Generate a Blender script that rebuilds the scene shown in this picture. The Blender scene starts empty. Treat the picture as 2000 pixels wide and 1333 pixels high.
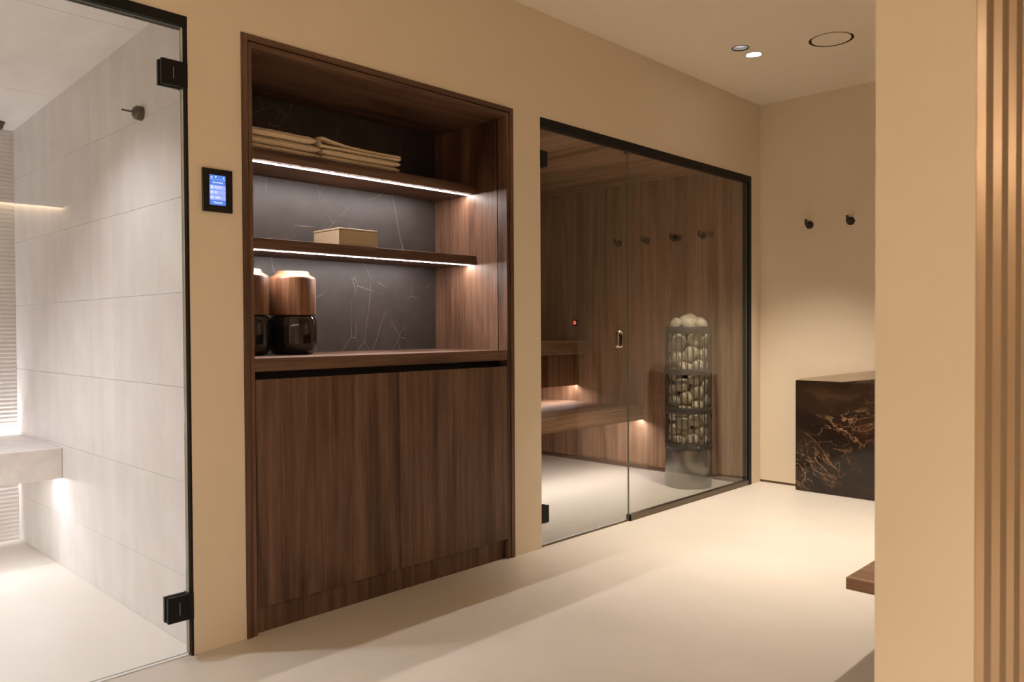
import bpy, bmesh, math, random
from mathutils import Vector, Matrix, noise
random.seed(7)
C = bpy.context.scene.collection
S = bpy.context.scene

# ------------------------------------------------------------------ camera
cam = bpy.data.objects.new('camera', bpy.data.cameras.new('camera')); C.objects.link(cam)
R_ = Vector((0.6942937, -0.7196724, -0.0052817)); U_ = Vector((0.0153506, 0.0074713, 0.9998543)); D_ = Vector((0.7195280, 0.6942736, -0.0162346))
cam.matrix_world = Matrix(((R_.x, U_.x, -D_.x, 0.0), (R_.y, U_.y, -D_.y, -2.56107), (R_.z, U_.z, -D_.z, 1.07755), (0, 0, 0, 1)))
cam.data.sensor_width = 36.0; cam.data.lens = 27.70; cam.data.clip_start = 0.02
cam.data.dof.use_dof = True; cam.data.dof.focus_distance = 3.7; cam.data.dof.aperture_fstop = 5.0
S.camera = cam

# ------------------------------------------------------------------ world, lamps, exposure
w = bpy.data.worlds.new('world'); S.world = w; w.use_nodes = True
w.node_tree.nodes['Background'].inputs[0].default_value = (0.02, 0.018, 0.015, 1); w.node_tree.nodes['Background'].inputs[1].default_value = 0.1
S.view_settings.view_transform = 'Standard'; S.view_settings.look = 'None'
S.view_settings.exposure = 0.35; S.view_settings.gamma = 1.0; S.view_settings.use_curve_mapping = False

WARM = (1.0, 0.87, 0.73); NEUT = (1.0, 0.91, 0.87); COOL = (0.95, 0.96, 1.06)
def spot(loc, watt, col, deg=90, blend=0.6, target=None, size=0.035):
    l = bpy.data.lights.new('spot_lamp', 'SPOT'); l.energy = watt; l.color = col
    l.spot_size = math.radians(deg); l.spot_blend = blend; l.shadow_soft_size = size
    o = bpy.data.objects.new('spot_lamp', l); C.objects.link(o); o.location = loc
    if target: o.rotation_euler = (Vector(target) - Vector(loc)).to_track_quat('-Z', 'Y').to_euler()
    return o
CEIL = 2.61
DOWN = [(4.159, -0.45, 270), (3.35, -1.58, 120), (0.2, -1.6, 62), (-1.7, -1.40, 130), (-1.0, -4.25, 40), (0.6, -3.4, 210)]  # the pair near the steam door and the passage one: unseen, added as fill
CONE = [(78, 0.9), (70, 0.9), (72, 0.9), (96, 0.9), (165, 0.5), (90, 0.9)]
for (x, y, wt), (dg, bl) in zip(DOWN, CONE): spot((x, y, CEIL - 0.012), wt, WARM, dg, bl)
STEAM_DOWN = [(0.62, 0.45, 27), (-0.1, 1.0, 100)]  # the rear spot is an unseen fill, added to even out the walls
for x, y, wt in STEAM_DOWN: spot((x, y, 2.125), wt, COOL, 120, 0.8)
SAUNA_DOWN = [(4.05, 0.55, 9)]
for x, y, wt in SAUNA_DOWN: spot((x, y, 2.165), wt, WARM, 130, 0.9)
LED_SHELF = 180.0; LED_SAUNA = 60.0; LED_STEAM = 60.0; LED_WALL = 52.0

# ------------------------------------------------------------------ materials
def lin(r, g, b):
    f = lambda c: (c/255/12.92) if c/255 <= .04045 else ((c/255+.055)/1.055)**2.4
    return (f(r), f(g), f(b), 1)
class NT:
    def __init__(s, name):
        s.m = bpy.data.materials.new(name); s.m.use_nodes = True; s.t = s.m.node_tree
        s.b = s.t.nodes['Principled BSDF']; s.out = s.t.nodes['Material Output']
    def n(s, typ, **kw):
        x = s.t.nodes.new(typ)
        for k, v in kw.items():
            if k.startswith('i_'):
                key = k[2:]; key = int(key) if key.isdigit() else key.replace('_', ' ')
                x.inputs[key].default_value = v
            else: setattr(x, k, v)
        return x
    def l(s, a, b): s.t.links.new(a, b)
    def set(s, **kw):
        for k, v in kw.items(): s.b.inputs[k.replace('_', ' ')].default_value = v
        return s
def ramp(nt, pts):
    r = nt.n('ShaderNodeValToRGB'); e = r.color_ramp.elements
    while len(e) < len(pts): e.new(0.5)
    for i, (p, c) in enumerate(pts): e[i].position = p; e[i].color = c if len(c) == 4 else (*c, 1)
    return r
def plain(name, col, rough=0.5, metal=0.0, spec=0.5, emit=None, es=0):
    t = NT(name); t.set(Base_Color=col, Roughness=rough, Metallic=metal)
    t.b.inputs['Specular IOR Level'].default_value = spec
    if emit: t.b.inputs['Emission Color'].default_value = (*emit, 1); t.b.inputs['Emission Strength'].default_value = es
    return t.m
def mottled(name, c1, c2, scale=3.0, rough=0.6, bump=0.02, bscale=60.0, spec=0.3, stretch=(1, 1, 1)):
    t = NT(name); co = t.n('ShaderNodeTexCoord'); mp = t.n('ShaderNodeMapping'); mp.inputs['Scale'].default_value = stretch
    t.l(co.outputs['Object'], mp.inputs[0])
    nz = t.n('ShaderNodeTexNoise', i_Scale=scale, i_Detail=6.0, i_Roughness=0.6); t.l(mp.outputs[0], nz.inputs['Vector'])
    r = ramp(t, [(0.32, c1), (0.68, c2)]); t.l(nz.outputs['Fac'], r.inputs[0]); t.l(r.outputs[0], t.b.inputs['Base Color'])
    if bump:
        n2 = t.n('ShaderNodeTexNoise', i_Scale=bscale, i_Detail=4.0); t.l(mp.outputs[0], n2.inputs['Vector'])
        bp = t.n('ShaderNodeBump', i_Strength=bump, i_Distance=0.003); t.l(n2.outputs['Fac'], bp.inputs['Height']); t.l(bp.outputs[0], t.b.inputs['Normal'])
    t.set(Roughness=rough); t.b.inputs['Specular IOR Level'].default_value = spec
    return t.m
def wood(name, axis, dark, mid, light, rough=0.45, spec=0.35, plank=None):
    """walnut-like veneer; axis = direction of the grain"""
    t = NT(name); co = t.n('ShaderNodeTexCoord'); oi = t.n('ShaderNodeObjectInfo')
    off = t.n('ShaderNodeVectorMath', operation='SCALE'); off.inputs[0].default_value = (7.3, 5.1, 9.7)
    t.l(oi.outputs['Random'], off.inputs['Scale'])
    add = t.n('ShaderNodeVectorMath', operation='ADD'); t.l(co.outputs['Object'], add.inputs[0]); t.l(off.outputs[0], add.inputs[1])
    def mp(across, along):
        m = t.n('ShaderNodeMapping'); sc = [across]*3; sc['xyz'.index(axis)] = along; m.inputs['Scale'].default_value = sc
        t.l(add.outputs[0], m.inputs[0]); return m
    a = t.n('ShaderNodeTexNoise', i_Scale=1.0, i_Detail=3.0, i_Roughness=0.5, i_Distortion=0.6); t.l(mp(5, .55).outputs[0], a.inputs['Vector'])
    mul = t.n('ShaderNodeMath', operation='MULTIPLY', i_1=16.0); t.l(a.outputs['Fac'], mul.inputs[0])
    sn = t.n('ShaderNodeMath', operation='SINE'); t.l(mul.outputs[0], sn.inputs[0])
    b = t.n('ShaderNodeTexNoise', i_Scale=1.0, i_Detail=5.0, i_Roughness=0.65); t.l(mp(38, .9).outputs[0], b.inputs['Vector'])
    c = t.n('ShaderNodeTexNoise', i_Scale=1.0, i_Detail=3.0, i_Roughness=0.7); t.l(mp(260, 7).outputs[0], c.inputs['Vector'])
    s1 = t.n('ShaderNodeMath', operation='MULTIPLY_ADD', i_1=0.07, i_2=0.0); t.l(sn.outputs[0], s1.inputs[0])
    s2 = t.n('ShaderNodeMath', operation='MULTIPLY_ADD', i_1=0.38); t.l(b.outputs['Fac'], s2.inputs[0]); t.l(s1.outputs[0], s2.inputs[2])
    s3 = t.n('ShaderNodeMath', operation='MULTIPLY_ADD', i_1=0.30); t.l(c.outputs['Fac'], s3.inputs[0]); t.l(s2.outputs[0], s3.inputs[2])
    s4 = t.n('ShaderNodeMath', operation='MULTIPLY_ADD', i_1=0.32); t.l(a.outputs['Fac'], s4.inputs[0]); t.l(s3.outputs[0], s4.inputs[2])
    r = ramp(t, [(0.36, dark), (0.5, mid), (0.66, light)]); t.l(s4.outputs[0], r.inputs[0]); t.l(r.outputs[0], t.b.inputs['Base Color'])
    bp = t.n('ShaderNodeBump', i_Strength=0.12, i_Distance=0.002); t.l(c.outputs['Fac'], bp.inputs['Height']); t.l(bp.outputs[0], t.b.inputs['Normal'])
    t.set(Roughness=rough); t.b.inputs['Specular IOR Level'].default_value = spec
    return t.m
def glass(name, tint):
    t = NT(name); t.t.nodes.remove(t.b)
    g = t.n('ShaderNodeNewGeometry'); dt = t.n('ShaderNodeVectorMath', operation='DOT_PRODUCT')
    t.l(g.outputs['Normal'], dt.inputs[0]); t.l(g.outputs['Incoming'], dt.inputs[1])
    ab = t.n('ShaderNodeMath', operation='ABSOLUTE'); t.l(dt.outputs['Value'], ab.inputs[0])
    om = t.n('ShaderNodeMath', operation='SUBTRACT', i_0=1.0); t.l(ab.outputs[0], om.inputs[1])
    pw = t.n('ShaderNodeMath', operation='POWER', i_1=5.0); t.l(om.outputs[0], pw.inputs[0])
    fr = t.n('ShaderNodeMath', operation='MULTIPLY_ADD', i_1=0.96, i_2=0.04); t.l(pw.outputs[0], fr.inputs[0])
    tr = t.n('ShaderNodeBsdfTransparent'); tr.inputs[0].default_value = (*tint, 1)
    gl = t.n('ShaderNodeBsdfGlossy'); gl.inputs['Roughness'].default_value = 0.0; gl.inputs['Color'].default_value = (1, 1, 1, 1)
    mx = t.n('ShaderNodeMixShader'); t.l(fr.outputs[0], mx.inputs[0]); t.l(tr.outputs[0], mx.inputs[1]); t.l(gl.outputs[0], mx.inputs[2])
    t.l(mx.outputs[0], t.out.inputs[0]); return t.m
def veined(name, base1, base2, vein, scale=2.4, width=0.012, rough=0.35, dens=0.5, warp=0.35):
    t = NT(name); co = t.n('ShaderNodeTexCoord')
    nz = t.n('ShaderNodeTexNoise', i_Scale=2.2, i_Detail=5.0); t.l(co.outputs['Object'], nz.inputs['Vector'])
    sub = t.n('ShaderNodeVectorMath', operation='SUBTRACT'); sub.inputs[1].default_value = (.5, .5, .5); t.l(nz.outputs['Color'], sub.inputs[0])
    def veins(sc, wd, seed, rot):
        m = t.n('ShaderNodeMapping'); m.inputs['Location'].default_value = seed; m.inputs['Rotation'].default_value = rot; m.inputs['Scale'].default_value = (1, 1, .62)
        ws = t.n('ShaderNodeVectorMath', operation='SCALE'); ws.inputs['Scale'].default_value = warp; t.l(sub.outputs[0], ws.inputs[0])
        ad = t.n('ShaderNodeVectorMath', operation='ADD'); t.l(co.outputs['Object'], ad.inputs[0]); t.l(ws.outputs[0], ad.inputs[1])
        t.l(ad.outputs[0], m.inputs[0])
        v = t.n('ShaderNodeTexVoronoi', feature='DISTANCE_TO_EDGE', i_Scale=sc); t.l(m.outputs[0], v.inputs['Vector'])
        mr = t.n('ShaderNodeMapRange'); mr.inputs['From Min'].default_value = 0.0; mr.inputs['From Max'].default_value = wd; mr.inputs['To Min'].default_value = 1.0; mr.inputs['To Max'].default_value = 0.0
        t.l(v.outputs['Distance'], mr.inputs[0])
        k = t.n('ShaderNodeTexNoise', i_Scale=5.0, i_Detail=3.0); k.inputs['Vector'].default_value = seed; t.l(m.outputs[0], k.inputs['Vector'])
        kr = ramp(t, [(dens, (0, 0, 0)), (dens+.12, (1, 1, 1))]); t.l(k.outputs['Fac'], kr.inputs[0])
        mm = t.n('ShaderNodeMath', operation='MULTIPLY'); t.l(mr.outputs[0], mm.inputs[0]); t.l(kr.outputs[0], mm.inputs[1]); return mm
    v1 = veins(scale, width, (3.1, 1.7, 4.2), (.3, .7, .2)); v2 = veins(scale*1.9, width*1.3, (8.3, 2.2, 1.1), (.1, -.6, .9))
    mxv = t.n('ShaderNodeMath', operation='MAXIMUM'); t.l(v1.outputs[0], mxv.inputs[0]); t.l(v2.outputs[0], mxv.inputs[1])
    n3 = t.n('ShaderNodeTexNoise', i_Scale=9.0, i_Detail=8.0, i_Roughness=0.7); t.l(co.outputs['Object'], n3.inputs['Vector'])
    r = ramp(t, [(0.3, base1), (0.7, base2)]); t.l(n3.outputs['Fac'], r.inputs[0])
    mix = t.n('ShaderNodeMix', data_type='RGBA'); t.l(mxv.outputs[0], mix.inputs[0]); t.l(r.outputs[0], mix.inputs[6]); mix.inputs[7].default_value = vein
    t.l(mix.outputs[2], t.b.inputs['Base Color']); t.set(Roughness=rough); return t.m
def emperador(name):
    t = NT(name); co = t.n('ShaderNodeTexCoord'); mp = t.n('ShaderNodeMapping'); mp.inputs['Scale'].default_value = (1, 1, 1.5); mp.inputs['Rotation'].default_value = (.25, 0, 0); t.l(co.outputs['Object'], mp.inputs[0])
    n1 = t.n('ShaderNodeTexNoise', i_Scale=2.2, i_Detail=7.0, i_Roughness=0.55, i_Distortion=1.1); t.l(mp.outputs[0], n1.inputs['Vector'])
    n2 = t.n('ShaderNodeTexNoise', i_Scale=4.5, i_Detail=6.0, i_Roughness=0.5, i_Distortion=1.5); t.l(mp.outputs[0], n2.inputs['Vector'])
    def band(src, c, wd):
        s = t.n('ShaderNodeMath', operation='SUBTRACT', i_1=c); t.l(src, s.inputs[0]); a = t.n('ShaderNodeMath', operation='ABSOLUTE'); t.l(s.outputs[0], a.inputs[0])
        m = t.n('ShaderNodeMapRange'); m.inputs['From Max'].default_value = wd; m.inputs['To Min'].default_value = 1; m.inputs['To Max'].default_value = 0; t.l(a.outputs[0], m.inputs[0]); return m.outputs[0]
    b1 = band(n1.outputs['Fac'], .47, .012); b2 = band(n2.outputs['Fac'], .47, .008); b3 = band(n1.outputs['Fac'], .60, .010)
    ma = t.n('ShaderNodeMath', operation='MAXIMUM'); t.l(b1, ma.inputs[0]); t.l(b2, ma.inputs[1])
    mb = t.n('ShaderNodeMath', operation='MAXIMUM'); t.l(ma.outputs[0], mb.inputs[0]); t.l(b3, mb.inputs[1])
    k = t.n('ShaderNodeTexNoise', i_Scale=2.3, i_Detail=3.0); mk = t.n('ShaderNodeMapping'); mk.inputs['Location'].default_value = (4, 2, 7); t.l(co.outputs['Object'], mk.inputs[0]); t.l(mk.outputs[0], k.inputs['Vector'])
    kr = ramp(t, [(.44, (.03, .03, .03)), (.62, (.9, .9, .9))]); t.l(k.outputs['Fac'], kr.inputs[0])
    mm = t.n('ShaderNodeMath', operation='MULTIPLY'); t.l(mb.outputs[0], mm.inputs[0]); t.l(kr.outputs[0], mm.inputs[1])
    r = ramp(t, [(.3, lin(22, 13, 9)), (.55, lin(48, 32, 22)), (.75, lin(92, 62, 42))]); t.l(n1.outputs['Fac'], r.inputs[0])
    mix = t.n('ShaderNodeMix', data_type='RGBA'); t.l(mm.outputs[0], mix.inputs[0]); t.l(r.outputs[0], mix.inputs[6]); mix.inputs[7].default_value = lin(172, 134, 98)
    t.l(mix.outputs[2], t.b.inputs['Base Color']); t.set(Roughness=0.09); return t.m

WD = (lin(52, 34, 24), lin(82, 57, 43), lin(118, 90, 72))
M = {}
M['paint'] = mottled('beige_wall_paint', (.75, .645, .50, 1), (.775, .665, .52, 1), 2.5, 0.75, 0.06, 90, 0.25)
M['ceil'] = mottled('beige_ceiling_paint', (.82, .73, .60, 1), (.83, .74, .61, 1), 2.0, 0.8, 0.0)
M['floor'] = mottled('pale_seamless_floor', (.60, .55, .48, 1), (.66, .605, .53, 1), 1.3, 0.42, 0.015, 25, 0.35, (1, .6, 1))
M['tile'] = mottled('pale_stone_tile', lin(211, 204, 198), lin(221, 215, 209), 9.0, 0.5, 0.06, 120, 0.3, (1, 1, .45))
M['tile_ceil'] = mottled('pale_stone_tile_ceiling', lin(222, 216, 210), lin(234, 229, 224), 7.0, 0.55, 0.03, 120, 0.3, (1, .35, 1))
M['grout'] = plain('pale_grout', lin(214, 206, 198), 0.8)
M['stucco'] = mottled('pale_bench_plaster', lin(205, 197, 191), lin(220, 213, 208), 14.0, 0.6, 0.03, 150, 0.3)
for a in 'xyz': M['wood_'+a] = wood('walnut_veneer_'+a, a, *WD)
WS = (lin(110, 80, 60), lin(144, 110, 86), lin(180, 146, 120))
for a in 'xyz': M['sauna_'+a] = wood('sauna_veneer_'+a, a, *WS, rough=0.55, spec=0.25)
M['lid'] = wood('oiled_lid_wood', 'z', lin(48, 27, 16), lin(98, 62, 41), lin(150, 110, 82), 0.4, 0.4)
M['black'] = plain('matte_black_metal', (.006, .0055, .005, 1), 0.5, 0.0, 0.22)
M['hook'] = plain('gunmetal', (.10, .085, .07, 1), 0.32, 0.85)
M['bronze'] = plain('bronze_channel', (.16, .125, .09, 1), 0.3, 0.9)
M['chrome'] = plain('polished_steel', (.75, .72, .68, 1), 0.12, 1.0)
M['brass'] = plain('brass_edge', (.42, .36, .28, 1), 0.3, 1.0)
M['steel'] = plain('brushed_dark_steel', (.30, .285, .265, 1), 0.28, 0.8)
M['cage'] = plain('dark_grey_cage_steel', (.075, .07, .062, 1), 0.42, 0.3)
M['gap'] = plain('dark_gap', (.004, .0035, .003, 1), 0.9)
M['strip'] = plain('olive_shadow_strip', lin(112, 92, 62), 0.6)
M['glass'] = glass('clear_glass', (.965, .972, .96)); M['glass_edge'] = plain('green_glass_edge', (.16, .2, .17, 1), 0.15)
M['smoke'] = None
t = NT('smoked_glass'); t.set(Base_Color=(.012, .010, .009, 1), Roughness=0.03); t.b.inputs['Specular IOR Level'].default_value = .6
t.b.inputs['Transmission Weight'].default_value = 0.35; M['smoke'] = t.m
M['back'] = veined('dark_veined_stone', lin(40, 34, 32), lin(56, 49, 46), lin(156, 145, 140), 3.6, 0.0035, 0.42, 0.51, 0.09)
M['marble'] = emperador('brown_marble'); M['top'] = mottled('taupe_stone', lin(128, 110, 90), lin(146, 128, 106), 6, .4)
M['box'] = plain('beige_lacquer', lin(166, 148, 122), 0.45); M['towel'] = mottled('beige_terry', lin(204, 182, 150), lin(234, 214, 184), 190, 0.95, 0.5, 480, 0.1)
M['towel_white'] = mottled('grey_white_terry', lin(206, 200, 192), lin(228, 222, 214), 190, 0.95, 0.5, 480, 0.1)
M['stone'] = mottled('pale_river_stone', lin(140, 130, 112), lin(206, 196, 174), 38, 0.75, 0.25, 120, 0.2)
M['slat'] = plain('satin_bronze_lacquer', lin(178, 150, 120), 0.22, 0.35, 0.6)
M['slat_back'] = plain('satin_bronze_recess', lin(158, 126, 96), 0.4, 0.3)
M['reflector'] = mottled('silver_reflector', (.5, .5, .52, 1), (.9, .9, .92, 1), 400, 0.3, 0.5, 300); M['led_on'] = plain('lit_lens', (1, .95, .85, 1), .4, 0, .5, (1, .92, .78), 14)
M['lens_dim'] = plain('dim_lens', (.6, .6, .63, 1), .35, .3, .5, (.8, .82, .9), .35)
M['led_shelf'] = plain('led_shelf', (1, 1, 1, 1), .5, 0, .5, NEUT, LED_SHELF)
M['led_sauna'] = plain('led_sauna', (1, 1, 1, 1), .5, 0, .5, (1.0, .93, .93), LED_SAUNA)
M['led_wall'] = plain('led_wall', (1, 1, 1, 1), .5, 0, .5, WARM, LED_WALL)
M['led_steam'] = plain('led_steam', (1, 1, 1, 1), .5, 0, .5, COOL, LED_STEAM)
M['scr_bg'] = plain('screen_blue', (0, 0, 0, 1), .2, 0, .5, (.08, .19, .62), 1.0); M['scr_row'] = plain('screen_row', (0, 0, 0, 1), .2, 0, .5, (.30, .38, .88), 1.0)
M['scr_txt'] = plain('screen_text', (0, 0, 0, 1), .2, 0, .5, (.85, .9, 1.0), 1.1); M['scr_line'] = plain('screen_line', (0, 0, 0, 1), .2, 0, .5, (.35, .5, .95), 1.0)
M['panel'] = plain('black_glass_panel', (.004, .004, .005, 1), 0.12, 0, .5)
M['red'] = plain('red_light', (.2, 0, 0, 1), .4, 0, .5, (1, .07, .05), 3.0)

# ------------------------------------------------------------------ mesh helpers
def BM(): return bmesh.new()
def box(bm, x0, x1, y0, y1, z0, z1, bev=0.0, seg=2):
    r = bmesh.ops.create_cube(bm, size=1.0); vs = r['verts']
    bmesh.ops.scale(bm, vec=(x1-x0, y1-y0, z1-z0), verts=vs); bmesh.ops.translate(bm, vec=((x0+x1)/2, (y0+y1)/2, (z0+z1)/2), verts=vs)
    if bev:
        es = list({e for v in vs for e in v.link_edges}); bmesh.ops.bevel(bm, geom=es, offset=bev, segments=seg, affect='EDGES', profile=0.5)
    return bm
def cyl(bm, p0, p1, r0, r1=None, n=24, cap=True):
    p0 = Vector(p0); p1 = Vector(p1); d = p1-p0; r1 = r0 if r1 is None else r1
    q = bmesh.ops.create_cone(bm, cap_ends=cap, segments=n, radius1=r0, radius2=r1, depth=d.length)
    m = Matrix.Translation((p0+p1)/2) @ d.to_track_quat('Z', 'Y').to_matrix().to_4x4()
    bmesh.ops.transform(bm, matrix=m, verts=q['verts']); return bm
def lathe(bm, prof, c, n=48, axis='z'):
    rings = []
    for r, h in prof:
        ring = []
        for k in range(n if r > 1e-6 else 1):
            a = 2*math.pi*k/n; v = (r*math.cos(a), r*math.sin(a), h)
            if axis == '-x': v = (-h, v[0], v[1])
            ring.append(bm.verts.new((c[0]+v[0], c[1]+v[1], c[2]+v[2])))
        rings.append(ring)
    for a, b in zip(rings, rings[1:]):
        for k in range(n):
            k2 = (k+1) % n
            if len(a) == 1 and len(b) == 1: continue
            if len(a) == 1: f = (a[0], b[k], b[k2])
            elif len(b) == 1: f = (a[k], a[k2], b[0])
            else: f = (a[k], a[k2], b[k2], b[k])
            bm.faces.new(f)
    bmesh.ops.recalc_face_normals(bm, faces=bm.faces[:]); return bm
def world_loc(o):
    v = Vector((0, 0, 0))
    while o: v += Vector(o.location); o = o.parent
    return v
def obj(name, bm, mat, parent=None, smooth=False, loc=None):
    """links bm as one mesh object; coordinates in bm are world coordinates"""
    me = bpy.data.meshes.new(name); o = bpy.data.objects.new(name, me)
    if parent: o.parent = parent
    if loc is not None: o.location = Vector(loc) - (world_loc(parent) if parent else Vector((0, 0, 0)))
    base = world_loc(o)
    bmesh.ops.translate(bm, vec=-base, verts=bm.verts[:]); bm.to_mesh(me); bm.free()
    for m in (mat if isinstance(mat, (list, tuple)) else [mat]): me.materials.append(m)
    if smooth:
        for p in me.polygons: p.use_smooth = True
        try: me.set_sharp_from_angle(angle=math.radians(40))
        except Exception: pass
    C.objects.link(o); return o
def thing(name, label, cat, loc, group=None):
    o = bpy.data.objects.new(name, None); C.objects.link(o); o.location = loc; o.empty_display_size = .05
    o['label'] = label; o['category'] = cat
    if group: o['group'] = group
    return o
def tag(o, label, cat, group=None):
    o['label'] = label; o['category'] = cat
    if group: o['group'] = group
    return o
def pane(bm, parent):
    o = obj('glass_pane', bm, [M['glass'], M['glass_edge']], parent)
    for p in o.data.polygons: p.material_index = 0 if abs(p.normal.y) > .5 else 1
    return o
def struct(name, bm, mat, parent=None):
    o = obj(name, bm, mat, parent)
    if parent is None: o['kind'] = 'structure'
    return o
def struct_empty(name, loc):
    o = bpy.data.objects.new(name, None); C.objects.link(o); o.location = loc; o['kind'] = 'structure'; return o
def dup(root, loc, label=None, group=None):
    r = root.copy(); C.objects.link(r); r.location = loc
    if label: r['label'] = label
    if group: r['group'] = group
    for ch in root.children:
        c = ch.copy(); C.objects.link(c); c.parent = r
        for g in ch.children:
            d = g.copy(); C.objects.link(d); d.parent = c
    return r
def sheet_holes(rect, z, holes, n=48):
    """horizontal sheet facing down with round holes"""
    bm = BM(); x0, x1, y0, y1 = rect
    vs = [bm.verts.new(p) for p in ((x0, y0, z), (x1, y0, z), (x1, y1, z), (x0, y1, z))]
    es = [bm.edges.new((vs[i], vs[(i+1) % 4])) for i in range(4)]
    for hx, hy, hr in holes:
        c = [bm.verts.new((hx+hr*math.cos(2*math.pi*k/n), hy+hr*math.sin(2*math.pi*k/n), z)) for k in range(n)]
        es += [bm.edges.new((c[k], c[(k+1) % n])) for k in range(n)]
    bmesh.ops.triangle_fill(bm, use_beauty=True, edges=es)
    for f in bm.faces:
        if f.normal.z > 0: f.normal_flip()
    return bm

# ------------------------------------------------------------------ room shell
XE = 5.14                                             # end wall
struct('floor', box(BM(), -2.6, 5.30, -4.6, 2.2, -0.08, 0.0), M['floor'])
SP = (4.232, -0.856); HR = 0.045
holes = [(x, y, HR) for x, y, _ in DOWN] + [(4.008, -0.448, HR), (SP[0], SP[1], 0.113)]
struct('ceiling', sheet_holes((-2.6, 5.14, -4.6, 0.0), CEIL, holes), M['ceil'])
b = BM()
for a in ((1.130, 1.317, 0, .055, 0, CEIL), (-2.6, 1.130, 0, .055, 2.1, CEIL), (1.317, 2.664, 0, .055, 2.102, CEIL), (2.664, 2.857, 0, .055, 0, CEIL),
          (2.857, 5.005, 0, .055, 2.1, CEIL), (5.005, XE, 0, .055, 0, CEIL), (-2.6, 0.2, 0, .055, 0, 2.1)): box(b, *a)
struct('wall_front', b, M['paint'])
struct('wall_right', box(BM(), XE, XE+.12, -2.003, .055, .016, CEIL), M['paint'])
struct('baseboard_right', box(BM(), XE+.006, XE+.12, -2.003, 0.0, 0.0, .016), M['strip'])
struct('wall_left', box(BM(), -2.7, -2.6, -4.6, .055, 0, CEIL), M['paint'])
struct('wall_back', box(BM(), -2.6, 5.26, -4.7, -4.6, 0, CEIL), M['paint'])
# partition: plain end face towards the camera, fluted slats on its camera side
X0 = 1.60; Y1 = -2.003; Y2 = -2.1763
part = struct('wall_partition', box(BM(), X0, XE+.12, Y2, Y1, 0, CEIL), M['paint'])
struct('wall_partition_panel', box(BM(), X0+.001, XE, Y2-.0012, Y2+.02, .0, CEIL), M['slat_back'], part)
b = BM(); pr = [(0, -.001), (.0068, -.0142), (.0575, -.0142), (.0643, -.001)]
lo = [b.verts.new((X0+x, Y2+y, .001)) for x, y in pr]; hi = [b.verts.new((X0+x, Y2+y, CEIL-.001)) for x, y in pr]
for k in range(4): b.faces.new((lo[k], lo[(k+1) % 4], hi[(k+1) % 4], hi[k]))
b.faces.new(lo); b.faces.new(hi); bmesh.ops.recalc_face_normals(b, faces=b.faces[:])
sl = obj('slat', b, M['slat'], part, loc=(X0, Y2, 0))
for k in range(1, 14):
    c = sl.copy(); C.objects.link(c); c.location = Vector(sl.location)+Vector((k*.1148, 0, 0))
struct('wall_far', box(BM(), XE, XE+.12, -4.6, Y2, 0, CEIL), M['paint'])

# linear wall light on the back wall of the room (mirrored in the steam room glass)
t = thing('wall_light', 'long linear wall light washing the back wall of the room', 'wall light', (-.6, -4.6, 2.08))
obj('profile', box(box(BM(), -2.5, 2.12, -4.6, -4.545, 2.098, 2.125), -2.5, 2.12, -4.552, -4.545, 2.084, 2.0985), M['paint'], t)
obj('led_strip', box(BM(), -2.5, 2.12, -4.595, -4.556, 2.090, 2.0985), M['led_wall'], t)

# downlights and ceiling speaker
def downlight(x, y, label, lit=True):
    t = thing('downlight', label, 'downlight', (x, y, CEIL), 'recessed ceiling downlights')
    obj('trim_ring', lathe(BM(), [(HR+.002, 0.0), (HR+.0015, -.0015), (HR-.003, -.0015), (HR-.004, .004)], (x, y, CEIL), 40), M['black' if not lit else 'chrome'], t, True)
    obj('housing', lathe(BM(), [(HR-.004, .002), (HR-.008, .045), (0, .045)], (x, y, CEIL), 40), M['reflector'], t, True)
    obj('lens', lathe(BM(), [(0, .006 if lit else .020), (HR-.006, .006 if lit else .016)], (x, y, CEIL), 40), M['led_on'] if lit else M['lens_dim'], t, True)
    return t
downlight(4.159, -.45, 'brightly lit recessed downlight beside a silver one in the beige ceiling')
downlight(4.008, -.448, 'dim silver recessed downlight left of the bright one in the ceiling', False)
names = ['over the edge of the low walnut bench', 'added out of view as fill in front of the glass steam room door', 'added out of view as fill, far left of the steam room door', 'behind the camera side of the partition', 'added out of view as ambient fill over the passage by the slats']
for (x, y, _), nm in zip(DOWN[1:], names): downlight(x, y, 'lit recessed ceiling downlight ' + nm)
t = thing('ceiling_speaker', 'round flush ceiling speaker with a thin dark ring, right of the downlights', 'speaker', (SP[0], SP[1], CEIL))
obj('housing', lathe(BM(), [(.1125, 0.0), (.1125, .05), (0, .05)], (SP[0], SP[1], CEIL), 56), M['strip'], t, True)
obj('cover', lathe(BM(), [(0, .0), (.0985, .0), (.0985, .02), (0, .02)], (SP[0], SP[1], CEIL), 56), M['ceil'], t, True)

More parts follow.
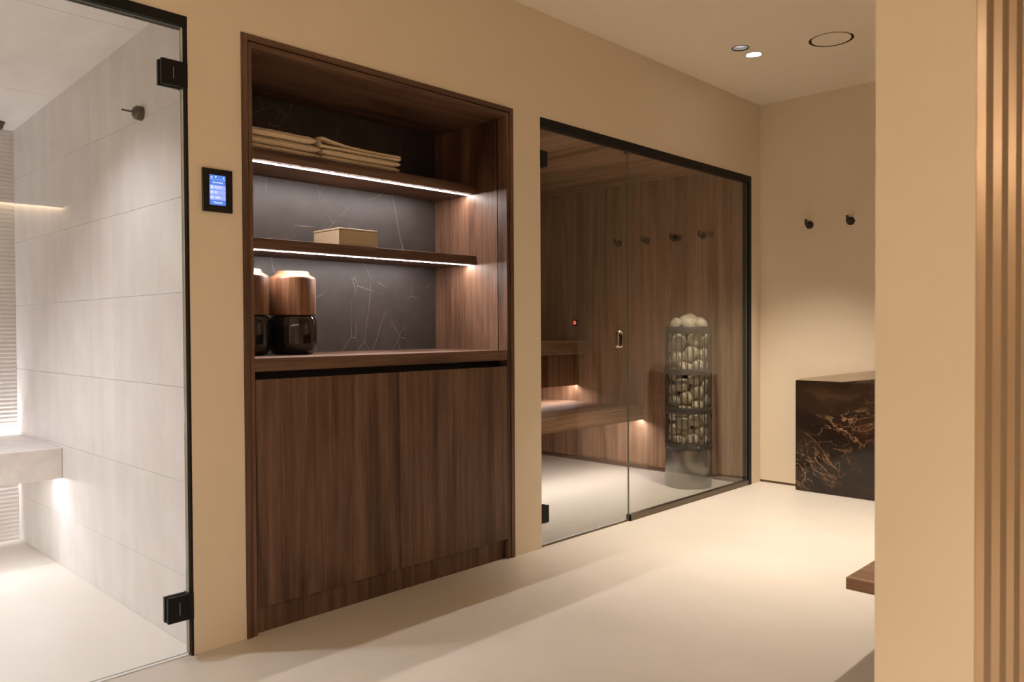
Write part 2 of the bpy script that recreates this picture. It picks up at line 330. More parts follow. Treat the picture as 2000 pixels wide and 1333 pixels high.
# ------------------------------------------------------------------ steam room (left)
XW = 1.15
zs = [0, .235, .5585, .882, 1.2055, 1.529, 1.8525, 2.24]; ys = [.055, .99, 2.12]
wsr = struct('wall_steam_right', box(BM(), XW+.006, XW+.12, .055, 2.2, 0, 2.3), M['grout'])
for i in range(len(zs)-1):
    for j in range(2):
        d = random.uniform(0, .0006)
        obj('tile', box(BM(), XW-d, XW+.007, ys[j]+.0005, ys[j+1]-.0005, zs[i]+.0005, zs[i+1]-.0005, .0005, 1), M['tile'], wsr, loc=(XW, ys[j], zs[i]))
YB = 2.10
wsb = struct('wall_steam_back', box(BM(), -1.2, XW+.1, YB+.006, YB+.12, 0, 2.3), M['tile'])
b = BM()
n = 104; pitch = .0212
for k in range(n):
    z = k*pitch
    v = []
    for x in (-1.2, XW):
        v.append([bm_v for bm_v in (b.verts.new((x, YB+.0065, z)), b.verts.new((x, YB+.0035, z+.004)), b.verts.new((x, YB+.002, z+.0106)), b.verts.new((x, YB+.0035, z+.0172)), b.verts.new((x, YB+.0065, z+pitch)))])
    for i in range(4): b.faces.new((v[0][i], v[0][i+1], v[1][i+1], v[1][i]))
rb = obj('ribbed_tile', b, M['tile'], wsb); rb['kind'] = 'stuff'
struct('wall_steam_left', box(BM(), -1.3, -1.2, .055, 2.2, 0, 2.3), M['tile'])
# sloping ceiling of three panels with fine joints
zc = lambda y: 2.1935 - .042*y
def slope_panel(y0, y1, lift=0.0, x0=-1.2, x1=XW):
    bm = BM(); vs = []
    for y in (y0, y1):
        for x in (x0, x1):
            vs.append((bm.verts.new((x, y, zc(y)+lift)), bm.verts.new((x, y, zc(y)+.05))))
    a, b_, c, d = vs
    for f in ((a[0], b_[0], d[0], c[0]), (a[1], c[1], d[1], b_[1]), (a[0], a[1], b_[1], b_[0]), (c[0], d[0], d[1], c[1]), (a[0], c[0], c[1], a[1]), (b_[0], b_[1], d[1], d[0])): bm.faces.new(f)
    bmesh.ops.recalc_face_normals(bm, faces=bm.faces[:]); return bm
cs = struct('ceiling_steam', slope_panel(.055, 2.12, .004), M['grout'])
for a, b2 in ((.055, .44), (.44, 1.41), (1.41, 2.105)): obj('ceiling_tile', slope_panel(a+.0012, b2-.0012), M['tile_ceil'], cs)
# bench
t = thing('steam_bench', 'floating pale plaster bench along the ribbed back wall of the steam room', 'bench', (0, 1.39, .405))
obj('seat', box(BM(), -1.2, XW-.0007, 1.39, YB-.03, .405, .547, .004, 2), M['stucco'], t)
obj('led_strip', box(BM(), -1.2, XW-.01, 1.43, 1.442, .4015, .4055), M['led_steam'], t)
obj('back_led_strip', box(BM(), -1.2, XW-.01, YB-.029, YB-.010, .51, .516), M['led_steam'], t)
# dome fitting on ceiling
t = thing('ceiling_nozzle', 'small dark dome fitting on the steam room ceiling near the ribbed wall', 'fitting', (1.045, 1.98, zc(1.98)))
obj('dome', lathe(BM(), [(.036, .004), (.036, -.008), (.030, -.030), (.016, -.040), (0, -.042)], (1.045, 1.98, zc(1.98)), 28), M['hook'], t, True)
obj('collar', lathe(BM(), [(.040, .004), (.040, -.004), (.034, -.006)], (1.045, 1.98, zc(1.98)), 28), M['black'], t, True)

# wall hooks (steam knob shares the make)
def hook_at(x, y, z, label, peg, tip, dome=False, group='wall hooks'):
    t = thing('wall_hook', label, 'hook', (x, y, z), group)
    r = .026
    if dome: obj('rosette', lathe(BM(), [(r, -.002), (r, .018), (r*.93, .024), (r*.6, .032), (0, .034)], (x, y, z), 32, '-x'), M['hook'], t, True)
    else: obj('rosette', lathe(BM(), [(r, -.002), (r, .007), (r*.92, .010), (.011, .010), (.009, .012), (0, .012)], (x, y, z), 32, '-x'), M['hook'], t, True)
    obj('peg', cyl(BM(), (x-.01, y, z), (x-peg, y, z+.002), .0055 if not dome else .0035, n=12), M['hook'], t, True)
    if tip: obj('tip', box(BM(), x-peg-.005, x-peg+.004, y-.0085, y+.0085, z-.008, z+.032, .0025, 2), M['hook'], t)
    return t
hook_at(XE, -.35, 1.752, 'dark metal coat hook on the beige end wall, nearer the sauna', .058, True, group='coat hooks on the end wall')
hook_at(XE, -.617, 1.752, 'dark metal coat hook on the beige end wall, nearer the partition', .058, True, group='coat hooks on the end wall')
for y, nm in ((1.10, 'farthest from the glass front'), (.845, 'second from the far end of the row'), (.60, 'third from the far end of the row'), (.365, 'nearest the glass front')):
    hook_at(5.0, y, 1.731, 'dark coat hook on the sauna wood wall, ' + nm, .058, True, group='coat hooks on the sauna wall')
hook_at(XW, .428, 1.872, 'dark domed knob with a thin pin on the pale steam room tile wall', .072, False, True)

# glass door of the steam room
t = struct_empty('door_1', (1.13, 0.01, 0))
pane(box(BM(), .26, 1.115, .012, .020, .008, 2.066), t)
obj('seal', box(BM(), 1.1154, 1.1215, .013, .019, .008, 2.066), plain('clear_seal', (.75, .72, .66, 1), .3), t)
for z0, z1 in ((1.868, 1.950), (.124, .208)):
    h = obj('hinge', box(BM(), 1.046, 1.114, -.004, .0105, z0, z1, .0012, 1), M['black'], t)
    obj('hinge_back', box(BM(), 1.046, 1.114, .0215, .036, z0, z1, .0012, 1), M['black'], h)
    obj('hinge_pin', box(BM(), 1.1135, 1.1305, -.006, .036, z0-.002, z1+.002, .002, 1), M['black'], h)
    obj('slot', box(BM(), 1.083, 1.0850, -.0046, -.003, z0+.022, z1-.022), M['steel'], h)
struct('trim_1', box(BM(), .2, 1.1305, -.003, .048, 2.068, 2.101), M['black'])
struct('trim_2', box(BM(), 1.1225, 1.1305, -.0015, .026, 0, 2.068), M['black'])

# control panel
PX0, PX1, PZ0, PZ1 = 1.174, 1.278, 1.473, 1.617
t = thing('control_panel', 'black glass touch panel with a blue screen on the beige wall', 'control panel', (1.226, 0, 1.545))
obj('frame', box(BM(), PX0, PX1, -.010, .0005, PZ0, PZ1, .0015, 2), M['panel'], t)
sx0, sx1, sz0, sz1 = 1.197, 1.2525, 1.496, 1.596
sc = obj('screen', box(BM(), sx0, sx1, -.0106, -.0095, sz0, sz1), M['scr_bg'], t)
sw = sx1-sx0; sh = sz1-sz0
def row(u0, u1, v0, v1, m, d=.0003): obj('screen_area', box(BM(), sx0+u0*sw, sx0+u1*sw, -.0106-d, -.0105, sz1-v1*sh, sz1-v0*sh), m, sc)
for v in (.335, .505, .675): row(0.0, 1.0, v, v+.155, M['scr_row'])
row(.0, 1, .135, .147, M['scr_line'])
def text(s, u, v, size, align='LEFT'):
    cu = bpy.data.curves.new('lettering', 'FONT'); cu.body = s; cu.size = size; cu.align_x = align; cu.align_y = 'CENTER'; cu.resolution_u = 2; cu.extrude = .0001
    o = bpy.data.objects.new('lettering', cu); C.objects.link(o); bpy.context.view_layer.update()
    me = bpy.data.meshes.new_from_object(o.evaluated_get(bpy.context.evaluated_depsgraph_get())); bpy.data.objects.remove(o); bpy.data.curves.remove(cu)
    o = bpy.data.objects.new('lettering', me); me.materials.clear(); me.materials.append(M['scr_txt'])
    o.parent = sc; o.rotation_euler = (math.pi/2, 0, 0); o.location = (sx0+u*sw-1.226, -.0111, sz1-v*sh-1.545); C.objects.link(o)
text('Stoombad', .5, .245, .0088, 'CENTER'); text('43.0°C', .30, .41, .0095); text('00', .30, .58, .0095); text('100%', .30, .75, .0095); text('Manueel', .5, .915, .0092, 'CENTER')
def tri(u, v, s, up):
    bm = BM(); cx = sx0+u*sw; cz = sz1-v*sh; k = 1 if up else -1
    vs = [bm.verts.new((cx-s, -.0110, cz-k*s*.8)), bm.verts.new((cx+s, -.0110, cz-k*s*.8)), bm.verts.new((cx, -.0110, cz+k*s*.8))]
    bm.faces.new(vs); obj('icon', bm, M['scr_txt'], sc)
tri(.13, .07, .0035, True); tri(.38, .07, .0035, False)
for dz in (-.002, 0, .002): obj('icon', box(BM(), sx0+.84*sw, sx0+.92*sw, -.0110, -.0106, sz1-.07*sh+dz-.0005, sz1-.07*sh+dz+.0005), M['scr_txt'], sc)
for v in (.41, .58, .75):
    bm = BM(); lathe(bm, [(.0032, 0), (.0046, 0)], (0, 0, 0), 20); bmesh.ops.rotate(bm, matrix=Matrix.Rotation(math.pi/2, 3, 'X'), verts=bm.verts[:], cent=(0, 0, 0)); bmesh.ops.translate(bm, vec=(sx0+.14*sw, -.0111, sz1-v*sh), verts=bm.verts[:])
    box(bm, sx0+.14*sw-.0007, sx0+.14*sw+.0007, -.0111, -.0108, sz1-v*sh-.0005, sz1-v*sh+.0025); obj('icon', bm, M['scr_txt'], sc)

# ------------------------------------------------------------------ built-in storage niche
CX0, CX1, CZ = 1.3172, 2.6638, 2.1018
IX0, IX1, IZ = 1.3565, 2.621, 2.0565
YBK = 0.508
t = thing('storage_cabinet', 'tall built-in walnut cabinet with lit open shelves over two doors', 'cabinet', (1.99, 0, 0))
for a in (CX0, CX1-.022): obj('outer_frame_post', box(BM(), a, a+.022, -.006, .06, 0, CZ), M['wood_z'], t)
obj('outer_frame_head', box(BM(), CX0+.022, CX1-.022, -.006, .06, CZ-.022, CZ), M['wood_x'], t)
for a, c in ((CX0+.0255, IX0), (IX1, CX1-.0255)): obj('inner_frame_post', box(BM(), a, c, -.002, .06, 0.0, CZ-.0255), M['wood_z'], t)
obj('inner_frame_head', box(BM(), IX0, IX1, -.002, .06, IZ, CZ-.0255), M['wood_x'], t)
f = BM(); box(f, CX0+.0215, CX0+.026, .008, .06, 0, CZ-.022); box(f, CX1-.026, CX1-.0215, .008, .06, 0, CZ-.022); box(f, CX0+.022, CX1-.022, .008, .06, CZ-.026, CZ-.0215); obj('shadow_gap', f, M['gap'], t)
f = BM(); obj('side_panel', box(f, IX0-.02, IX0, .055, YBK+.02, 0, IZ+.02), M['wood_z'], t); obj('side_panel', box(BM(), IX1, IX1+.02, .055, YBK+.02, 0, IZ+.02), M['wood_z'], t)
obj('top_panel', box(BM(), IX0, IX1, .055, YBK+.02, IZ, IZ+.02), M['wood_x'], t)
obj('back_panel', box(BM(), IX0, IX1, YBK, YBK+.02, .9, IZ), M['back'], t)
for z0, z1 in ((1.724, 1.7655), (1.3855, 1.4265)):
    s = obj('shelf', box(BM(), IX0, IX1, .205, YBK, z0, z1, .0006, 1), M['wood_x'], t)
    obj('led_strip', box(BM(), IX0+.002, IX1-.004, .247, .257, z0-.0010, z0+.001), M['led_shelf'], s)
obj('countertop', box(BM(), IX0, IX1, -.001, YBK, .929, .976, .0008, 1), M['wood_x'], t)
obj('finger_recess', box(BM(), IX0, IX1, .05, .06, .88, .929), M['gap'], t)
obj('door', box(BM(), IX0+.003, 1.9865, -.001, .019, .0945, .9005, .0006, 1), M['wood_z'], t)
obj('door', box(BM(), 1.9895, IX1-.001, -.001, .019, .0945, .9005, .0006, 1), M['wood_z'], t)
obj('carcass', box(BM(), IX0, IX1, .022, .05, .10, .895), M['gap'], t)
obj('plinth', box(BM(), IX0, IX1, .020, .04, 0, .098), M['wood_z'], t)

# towels: folded sheets swept along y, loop of the fold at the left end
def towel(x0, x1, y0, y1, z0, th, loop, mat, droop=0.0, seed=0, name='folded_towel', right_end=False):
    """two plies joined by a rounded fold at x0; loop = outer height at the fold"""
    rnd = random.Random(seed); N = 26
    h = th/2                                  # ply thickness
    path = []                                 # centre line (x,z)
    solid = loop <= th*1.2
    def top_z(x):
        u = (x-x0)/(x1-x0); return z0 + h*1.5 + (loop-th)*max(0, 1-u*2.6)**1.5*1.0 - droop*u*u
    if solid:
        h = th
        for i in range(N+1):
            u = i/N; path.append((x0+(x1-x0)*u, z0+th/2-droop*(u-.5)*.5*0))
    else:
        for i in range(N+1): path.append((x1+(x0+loop/2-x1)*i/N, z0+h*.5))
        R = (top_z(x0+loop/2)-(z0+h*.5))/2
        for i in range(1, 12):
            a = -math.pi/2 - math.pi*i/12; path.append((x0+loop/2+min(R, loop/2)*math.cos(a)*1.0, z0+h*.5+R+R*math.sin(a)))
        for i in range(N+1):
            x = x0+loop/2+(x1-x0-loop/2)*i/N; path.append((x, top_z(x)))
    bm = BM(); ring = []; K = 9
    prof = [(-1, 0), (-.93, .8), (-.8, 1), (-.5, 1), (0, 1), (.5, 1), (.8, 1), (.93, .8), (1, 0), (.93, -.8), (.8, -1), (0, -1), (-.8, -1), (-.93, -.8)]
    for i, (px, pz) in enumerate(path):
        a = path[max(i-1, 0)]; c = path[min(i+1, len(path)-1)]
        tx, tz = c[0]-a[0], c[1]-a[1]; l = math.hypot(tx, tz) or 1; nx, nz = -tz/l, tx/l
        row = []
        for u, v in prof:
            yy = (y0+y1)/2 + u*(y1-y0)/2
            ed = 1.0
            if solid: q = min(i, N-i); ed = (.55, .85, .97)[q] if q < 3 else 1.0
            o = v*h*.49*ed + rnd.uniform(-.0007, .0007)
            wv = noise.noise((px*9, yy*9, seed*3.1))*.002
            row.append(bm.verts.new((px+nx*o+(rnd.uniform(-.001, .001)), yy+noise.noise((px*14, seed, 1.7))*.002*(1 if abs(u) > .9 else 0)+rnd.uniform(-.0008, .0008), pz+nz*o+wv)))
        ring.append(row)
    for a, c in zip(ring, ring[1:]):
        for k in range(len(prof)):
            k2 = (k+1) % len(prof); bm.faces.new((a[k], a[k2], c[k2], c[k]))
    bm.faces.new(ring[0]); bm.faces.new(list(reversed(ring[-1])))
    bmesh.ops.recalc_face_normals(bm, faces=bm.faces[:])
    return obj(name, bm, mat, smooth=True, loc=((x0+x1)/2, (y0+y1)/2, z0))
zt = 1.7665
g = 'folded towels on the upper shelf'
tag(towel(1.777, 2.174, .218, .49, zt, .0235, .0235, M['towel'], 0, 1), 'beige folded towel at the bottom of the right stack on the upper shelf', 'towel', g)
tag(towel(1.779, 2.177, .217, .49, zt+.0255, .024, .026, M['towel'], .001, 2), 'beige folded towel in the middle of the right stack on the upper shelf', 'towel', g)
tag(towel(1.760, 2.181, .219, .488, zt+.0515, .029, .052, M['towel'], .004, 3), 'beige folded towel on top of the right stack, its fold looping open', 'towel', g)
tag(towel(1.385, 1.770, .218, .49, zt, .0235, .0235, M['towel'], 0, 4), 'beige folded towel at the bottom of the left stack on the upper shelf', 'towel', g)
def flip(o, cx):                                  # mirror so the fold shows on the right
    for v in o.data.vertices: v.co.x = -v.co.x
    o.data.flip_normals(); return o
tag(flip(towel(1.372, 1.771, .216, .49, zt+.0255, .026, .030, M['towel'], .002, 5), 0), 'beige folded towel in the middle of the left stack on the upper shelf', 'towel', g)
tag(flip(towel(1.372, 1.752, .219, .488, zt+.054, .034, .036, M['towel'], -.004, 6), 0), 'thick beige folded towel on top of the left stack on the upper shelf', 'towel', g)

# lidded box
t = thing('lidded_box', 'small beige lidded box on the lower lit shelf', 'box', (1.95, .31, 1.4268))
obj('body', box(BM(), 1.853, 2.046, .2175, .408, 1.4268, 1.490, .001, 1), M['box'], t)
obj('lid', box(BM(), 1.8515, 2.0475, .216, .4095, 1.491, 1.499, .001, 1), M['box'], t)

# canisters
def canister(cx, cy, label):
    z = .9765
    t = thing('canister', label, 'canister', (cx, cy, z), 'wood and glass canisters on the counter')
    obj('glass_base', lathe(BM(), [(0, .0), (.070, .0), (.084, .006), (.0925, .022), (.0955, .045), (.096, .110), (.0945, .138), (.088, .152), (.078, .156), (.0, .156)], (cx, cy, z), 64), M['smoke'], t, True)
    obj('lid', lathe(BM(), [(0, .1575), (.0895, .1575), (.0915, .160), (.0925, .165), (.0920, .302), (.0905, .309), (.086, .314), (.074, .320), (.067, .326), (.0645, .334), (.062, .336), (0, .336)], (cx, cy, z), 64), M['lid'], t, True)
    return t
canister(1.692, .312, 'wood-lidded dark glass canister standing fully in view on the counter')
canister(1.482, .312, 'wood-lidded dark glass canister half hidden by the cabinet frame')

# ------------------------------------------------------------------ sauna
SX = 5.0; SYB = 2.05; SZ = 2.178; SXL = 2.775
wr = struct('wall_sauna_right', box(BM(), SX+.008, SX+.10, .055, SYB+.1, 0, 2.3), M['gap'])
jy = [.055, .59, 1.125, 1.652, SYB]
for a, c in zip(jy, jy[1:]): obj('panel', box(BM(), SX, SX+.009, a+.0009, c-.0009, .0, SZ+.012, .0006, 1), M['sauna_z'], wr, loc=(SX, a, 0))
wbk = struct('wall_sauna_back', box(BM(), SXL, SX+.1, SYB+.008, SYB+.1, 0, 2.3), M['gap'])
for k in range(4):
    a = SXL + k*(SX-SXL)/4; c = a + (SX-SXL)/4; obj('panel', box(BM(), a+.001, c-.001, SYB, SYB+.009, 0, SZ+.012), M['sauna_z'], wbk, loc=(a, SYB, 0))
wl = struct('wall_sauna_left', box(BM(), SXL-.1, SXL-.008, .055, SYB+.1, 0, 2.3), M['gap'])
for a, c in ((.055, .7), (.7, 1.4), (1.4, SYB)): obj('panel', box(BM(), SXL-.009, SXL, a+.001, c-.001, 0, SZ+.012), M['sauna_z'], wl, loc=(SXL, a, 0))
cs = struct('ceiling_sauna', box(BM(), SXL-.1, SX+.1, .055, SYB+.1, SZ+.012, SZ+.06), M['gap'])
jx = [SXL, 3.20, 3.80, 4.40, SX-.006]
for a, c in zip(jx, jx[1:]): obj('panel', box(BM(), a+.0015, c-.0015, .055, SYB-.006, SZ, SZ+.0125), M['sauna_y'], cs, loc=(a, 0, SZ))
b = BM(); box(b, SX-.008, SX, .055, SYB, 0, .030); struct('baseboard_right_sauna', b, M['wood_y'])
# benches
t = thing('upper_sauna_bench', 'upper wooden sauna bench with a deep fascia and light beneath its riser', 'bench', (3.9, 1.40, .61))
obj('fascia', box(BM(), SXL, SX-.001, 1.40, 1.425, .869, .977, .001, 1), M['sauna_x'], t)
obj('seat', box(BM(), SXL, SX-.001, 1.425, SYB, .940, .976), M['sauna_x'], t)
for a, c in ((SXL, 3.45), (3.45, 4.22), (4.22, SX-.001)): obj('riser_panel', box(BM(), a+.0008, c-.0008, 1.52, 1.53, .611, .94), M['sauna_z'], t)
obj('led_strip', box(BM(), SXL, SX-.006, 1.5325, 1.543, .614, .620), M['led_sauna'], t)
t = thing('lower_sauna_bench', 'lower wooden sauna bench with light glowing under its front edge', 'bench', (3.9, .876, .377))
obj('fascia', box(BM(), SXL, SX-.001, .876, .888, .377, .481, .001, 1), M['sauna_x'], t)
obj('seat', box(BM(), SXL, SX-.001, .888, SYB-.03, .445, .481), M['sauna_x'], t)
obj('batten', box(BM(), SXL, SX-.001, .8885, .912, .386, .4448), M['sauna_x'], t)
obj('led_strip', box(BM(), SXL, SX-.006, .891, .903, .3805, .3865), M['led_sauna'], t)
# red power button
t = thing('sauna_switch', 'round black sauna switch with a glowing red symbol on the wood wall', 'switch', (SX, 1.541, 1.119))
obj('rosette', lathe(BM(), [(.028, -.001), (.028, .008), (.024, .010), (0, .010)], (SX, 1.541, 1.119), 28, '-x'), M['black'], t, True)
obj('light_ring', lathe(BM(), [(.0085, .0103), (.0085, .0112), (.0135, .0112), (.0135, .0103)], (SX, 1.541, 1.119), 24, '-x'), M['red'], t, True)

# sauna glass front
t = struct_empty('door_2', (2.86, .012, 0))
GZ = 2.062
pane(box(BM(), 2.86, 3.597, .012, .020, .010, GZ), t)
obj('sill_seal', box(BM(), 2.86, 3.598, .010, .022, .0, .006), M['strip'], t)
for z0, z1 in ((1.866, 1.942), (.121, .205)):
    h = obj('hinge', box(BM(), 2.8575, 2.908, -.004, .011, z0, z1, .0012, 1), M['black'], t)
    obj('hinge_back', box(BM(), 2.8575, 2.908, .021, .036, z0, z1, .0012, 1), M['black'], h)
    obj('slot', box(BM(), 2.880, 2.8825, -.0046, -.003, z0+.02, z1-.02), M['gap'], h)
# grip: oblong ring set in the glass
bm = BM(); pr = []
for r_, y_ in ((.019, .003), (.022, .006), (.022, .027), (.019, .029), (.0155, .027), (.0155, .006)): pr.append((r_, y_))
rings = []
cxh, czh, hh = 3.515, 1.014, .025
for k in range(40):
    a = 2*math.pi*k/40; dx, dz = math.cos(a), math.sin(a); oz = hh if dz > 0 else -hh
    rings.append([bm.verts.new((cxh+r_*dx, y_, czh+oz+r_*dz)) for r_, y_ in pr])
for k in range(40):
    a, c = rings[k], rings[(k+1) % 40]
    for i in range(len(pr)): j = (i+1) % len(pr); bm.faces.new((a[i], a[j], c[j], c[i]))
bmesh.ops.recalc_face_normals(bm, faces=bm.faces[:]); h = obj('handle', bm, M['brass'], t, True)
bm = BM(); box(bm, cxh-.0152, cxh+.0152, .0105, .0116, czh-hh, czh+hh); obj('grip_inset', bm, M['gap'], h)
t = struct_empty('window_1', (4.28, .012, 0))
pane(box(BM(), 3.6005, 4.968, .012, .020, .030, GZ), t)
obj('sill_channel', box(BM(), 3.601, 4.972, -.001, .030, 0, .033, .001, 1), M['bronze'], t)
obj('end_cap', box(BM(), 3.5985, 3.6012, -.002, .030, 0, .034), M['black'], t)
obj('stop', box(BM(), 3.565, 3.577, .006, .012, GZ-.028, GZ-.004, .001, 1), M['hook'], t)
struct('trim_3', box(BM(), 2.857, 5.0052, -.003, .046, GZ-.002, 2.101), M['black'])
struct('trim_4', box(BM(), 4.970, 5.0052, -.003, .046, 0, GZ-.002), M['black'])

# ------------------------------------------------------------------ sauna heater with stones
HX, HY, HRAD = 4.694, .300, .158
t = thing('sauna_heater', 'tall round dark steel sauna heater caged around a column of stones', 'heater', (HX, HY, 0))
obj('base', lathe(BM(), [(0, 0), (HRAD-.004, 0), (HRAD-.001, .004), (HRAD-.001, .262), (HRAD-.003, .266), (0, .266)], (HX, HY, 0), 64), M['steel'], t, True)
def band(z0, z1, nm, r=HRAD):
    return obj(nm, lathe(BM(), [(r-.006, z0), (r, z0), (r+.0008, z0+.001), (r+.0008, z1-.001), (r, z1), (r-.006, z1), (r-.006, z0)], (HX, HY, 0), 64), M['cage'], t, True)
band(.258, .300, 'base_ring', HRAD+.001)
for z0, z1 in ((.498, .541), (.758, .799), (1.035, 1.082)): band(z0, z1, 'cage_ring')
NB = 24
b0 = obj('cage_bar', cyl(BM(), (HX+HRAD-.007, HY, .262), (HX+HRAD-.007, HY, 1.08), 0.0040, n=8, cap=False), M['cage'], t, True, loc=(HX+HRAD-.007, HY, .262))
for k in range(1, NB):
    c = b0.copy(); C.objects.link(c); a = 2*math.pi*k/NB; c.location = ((HRAD-.007)*math.cos(a), (HRAD-.007)*math.sin(a), .262)
obj('heating_core', lathe(BM(), [(0, .266), (.040, .266), (.040, .98), (0, .98)], (HX, HY, 0), 20), M['gap'], t, True)
for k in range(3):
    a = math.radians(235+k*40); obj('screw', cyl(BM(), (HX+HRAD*math.cos(a), HY+HRAD*math.sin(a), .279), (HX+(HRAD+.004)*math.cos(a), HY+(HRAD+.004)*math.sin(a), .279), .005, n=10), M['chrome'], t, True)
obj('badge', box(BM(), -.016, .016, -.0015, .0015, -.004, .004), M['chrome'], t); bdg = [c for c in t.children if c.name.startswith('badge')][0]
a = math.radians(214); bdg.location = ((HRAD-.003)*math.cos(a), (HRAD-.003)*math.sin(a), .995); bdg.rotation_euler = (0, 0, a+math.pi/2)
# packing of stones
rs = random.Random(11); st = []
RIN, ROUT = .042, HRAD-.0125
for k in range(66):
    r = rs.uniform(.045, .060); a = rs.uniform(0, 2*math.pi); q = rs.uniform(.09, .11)
    st.append([q*math.cos(a), q*math.sin(a), .27 + (k+.5)/66*.80, r])
for it in range(220):
    for i in range(len(st)):
        p = st[i]
        for j in range(i+1, len(st)):
            o = st[j]; dz = o[2]-p[2]
            if abs(dz) > .1: continue
            dx = o[0]-p[0]; dy = o[1]-p[1]; d2 = dx*dx+dy*dy+dz*dz; m = (p[3]+o[3])*.97
            if d2 < m*m:
                d = math.sqrt(d2)+1e-6; k = (m-d)/d*.5
                p[0] -= dx*k; p[1] -= dy*k; p[2] -= dz*k; o[0] += dx*k; o[1] += dy*k; o[2] += dz*k
        q = math.hypot(p[0], p[1])+1e-6; lo, hi = RIN+p[3]*.7, ROUT-p[3]*.92
        if p[2] > .98: lo = 0
        if hi < lo: lo = hi
        s_ = min(max(q, lo), hi)/q; p[0] *= s_; p[1] *= s_
        p[2] = max(p[2], .268+p[3]*.9); p[2] = min(p[2]-.0006, 1.085)
def pebble(seed):
    bm = BM(); bmesh.ops.create_icosphere(bm, subdivisions=3, radius=1.0)
    for v in bm.verts:
        n_ = noise.noise(v.co*1.1+Vector((seed*3.7, seed, 1)))*.16 + noise.noise(v.co*2.6+Vector((seed, 2, seed)))*.04
        v.co *= 1+n_
    me = bpy.data.meshes.new('heater_stone'); bm.to_mesh(me); bm.free(); me.materials.append(M['stone'])
    for p in me.polygons: p.use_smooth = True
    return me
pb = [pebble(i+1) for i in range(9)]
def stone(x, y, z, sc, rot, label, mesh, group='stones in the sauna heater'):
    o = bpy.data.objects.new('heater_stone', mesh); C.objects.link(o); o.location = (x, y, z); o.scale = sc; o.rotation_euler = rot
    return tag(o, label, 'stone', group)
for i, (x, y, z, r) in enumerate(st):
    tier = 'bottom' if z < .52 else 'middle' if z < .78 else 'top'; v_ = -x*.514+y*-.858; h_ = x*.858-y*.514; side = 'hidden rear' if v_ < -.03 else 'left' if h_ < -.05 else 'right' if h_ > .05 else 'centre'
    ang = math.atan2(y, x)
    s1 = rs.uniform(1.0, 1.1); s2 = rs.uniform(.86, .97); s3 = rs.uniform(.72, .85)
    stone(HX+x, HY+y, z, (r*s3, r*s1, r*s2), (rs.uniform(-1.2, 1.2), rs.uniform(-.25, .25), ang), 'pale stone behind the bars, %s of the %s tier of the heater' % (side, tier), pb[i % 9], 'stones in the %s tier of the sauna heater' % tier)
HA = -.54                                        # heap lies roughly across the view
def heap(h, v, z, sc, tilt, label, mesh):
    stone(HX + h*.858 - v*.514, HY - h*.514 - v*.858, z, sc, (0, tilt, HA), label, mesh)
heap(-.028, .045, 1.096, (.074, .055, .046), -.22, 'flat front stone heaped above the rim of the sauna heater', pb[1])
heap(.010, -.010, 1.104, (.080, .055, .060), .05, 'middle stone heaped above the rim of the sauna heater', pb[3])
heap(.048, -.050, 1.104, (.070, .050, .066), .30, 'rearmost stone heaped above the rim of the sauna heater', pb[6])

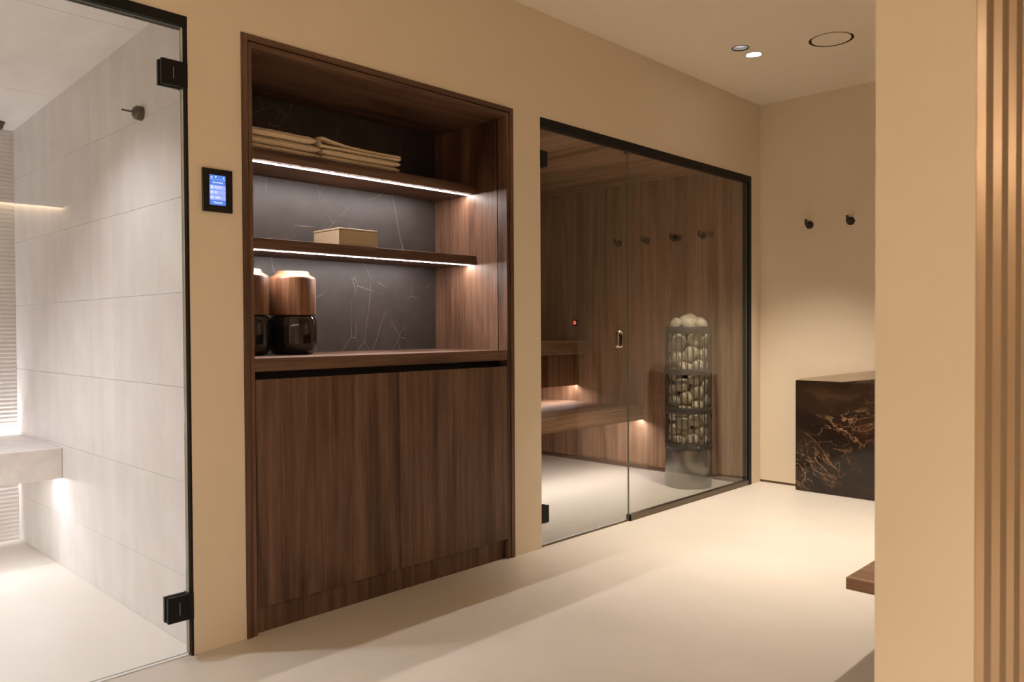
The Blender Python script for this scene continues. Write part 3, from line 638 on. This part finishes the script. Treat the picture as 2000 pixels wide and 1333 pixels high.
# ------------------------------------------------------------------ marble block against the end wall
b = BM()
xa, xb, ya, yb = 5.026, XE-.002, -.303, -.83
P = lambda *a: b.verts.new(a)
ztop = .725; zr = lambda y: .727 + (.797-.727)/(.768-.268)*(-y-.268)
v = [P(xa, ya, 0), P(xb, ya, 0), P(xb, yb, 0), P(xa, yb, 0), P(xa, ya, ztop), P(xb, ya, zr(ya)), P(xb, yb, zr(yb)), P(xa, yb, ztop)]
for f in ((0, 3, 2, 1), (0, 1, 5, 4), (3, 7, 6, 2), (0, 4, 7, 3), (1, 2, 6, 5)): b.faces.new([v[i] for i in f])
b.faces.new((v[4], v[5], v[6])); b.faces.new((v[4], v[6], v[7]))
bmesh.ops.recalc_face_normals(b, faces=b.faces[:]); bmesh.ops.bevel(b, geom=[e for e in b.edges if all(abs(q.co.x-xa) < 1e-5 for q in e.verts)], offset=.004, segments=2, affect='EDGES')
t = thing('marble_block', 'low dark brown marble block with pale veins against the beige end wall', 'marble block', (5.08, -.58, 0))
obj('body', b, M['marble'], t)
b = BM(); e = .0015
tv = [b.verts.new(p) for p in ((xa+.004, ya-.004, ztop+.0002), (xb, ya-.002, zr(ya)+.0002), (xb, yb+.002, zr(yb)+.0002), (xa+.004, yb+.004, ztop+.0002))]
tw = [b.verts.new(q.co+Vector((0, 0, e))) for q in tv]
b.faces.new((tw[0], tw[1], tw[2])); b.faces.new((tw[0], tw[2], tw[3])); b.faces.new((tv[0], tv[2], tv[1])); b.faces.new((tv[0], tv[3], tv[2]))
for k in range(4): b.faces.new((tv[k], tv[(k+1) % 4], tw[(k+1) % 4], tw[k]))
bmesh.ops.recalc_face_normals(b, faces=b.faces[:]); o = obj('top', b, M['top'], t); o['label'] = 'plain taupe top face'

# wooden platform bench on the partition, with a walnut-lined niche behind it
t = thing('wooden_bench', 'low floating walnut bench slab projecting from behind the partition', 'bench', (2.48, -1.8, .258))
obj('slab', box(BM(), 2.48, 5.055, Y1, -1.610, .258, .2952, .0008, 1), M['sauna_y'], t)
obj('bracket', box(BM(), 2.9, 4.9, Y1, Y1+.05, .20, .258), M['black'], t)
wn = struct('trim_5', box(BM(), XE-.05, XE, Y1+.022, -1.60, 0, .955), M['wood_z'])
pn = struct_empty('trim_6', (2.48, Y1, 0))
for k in range(4):
    a = 2.48+k*.6525; obj('panel', box(BM(), a+.001, min(a+.6515, 5.088), Y1, Y1+.02, .2955, .955), M['wood_z'], pn)
tag(towel(4.70, 4.93, -1.96, -1.66, .2958, .05, .055, M['towel_white'], .006, 21), 'grey folded towel lying on the low walnut bench', 'towel', 'folded towels on the low bench')
tag(towel(4.71, 4.90, -1.95, -1.67, .3475, .06, .066, M['towel_white'], .01, 22), 'grey rolled towel on top of the towel on the low bench', 'towel', 'folded towels on the low bench')
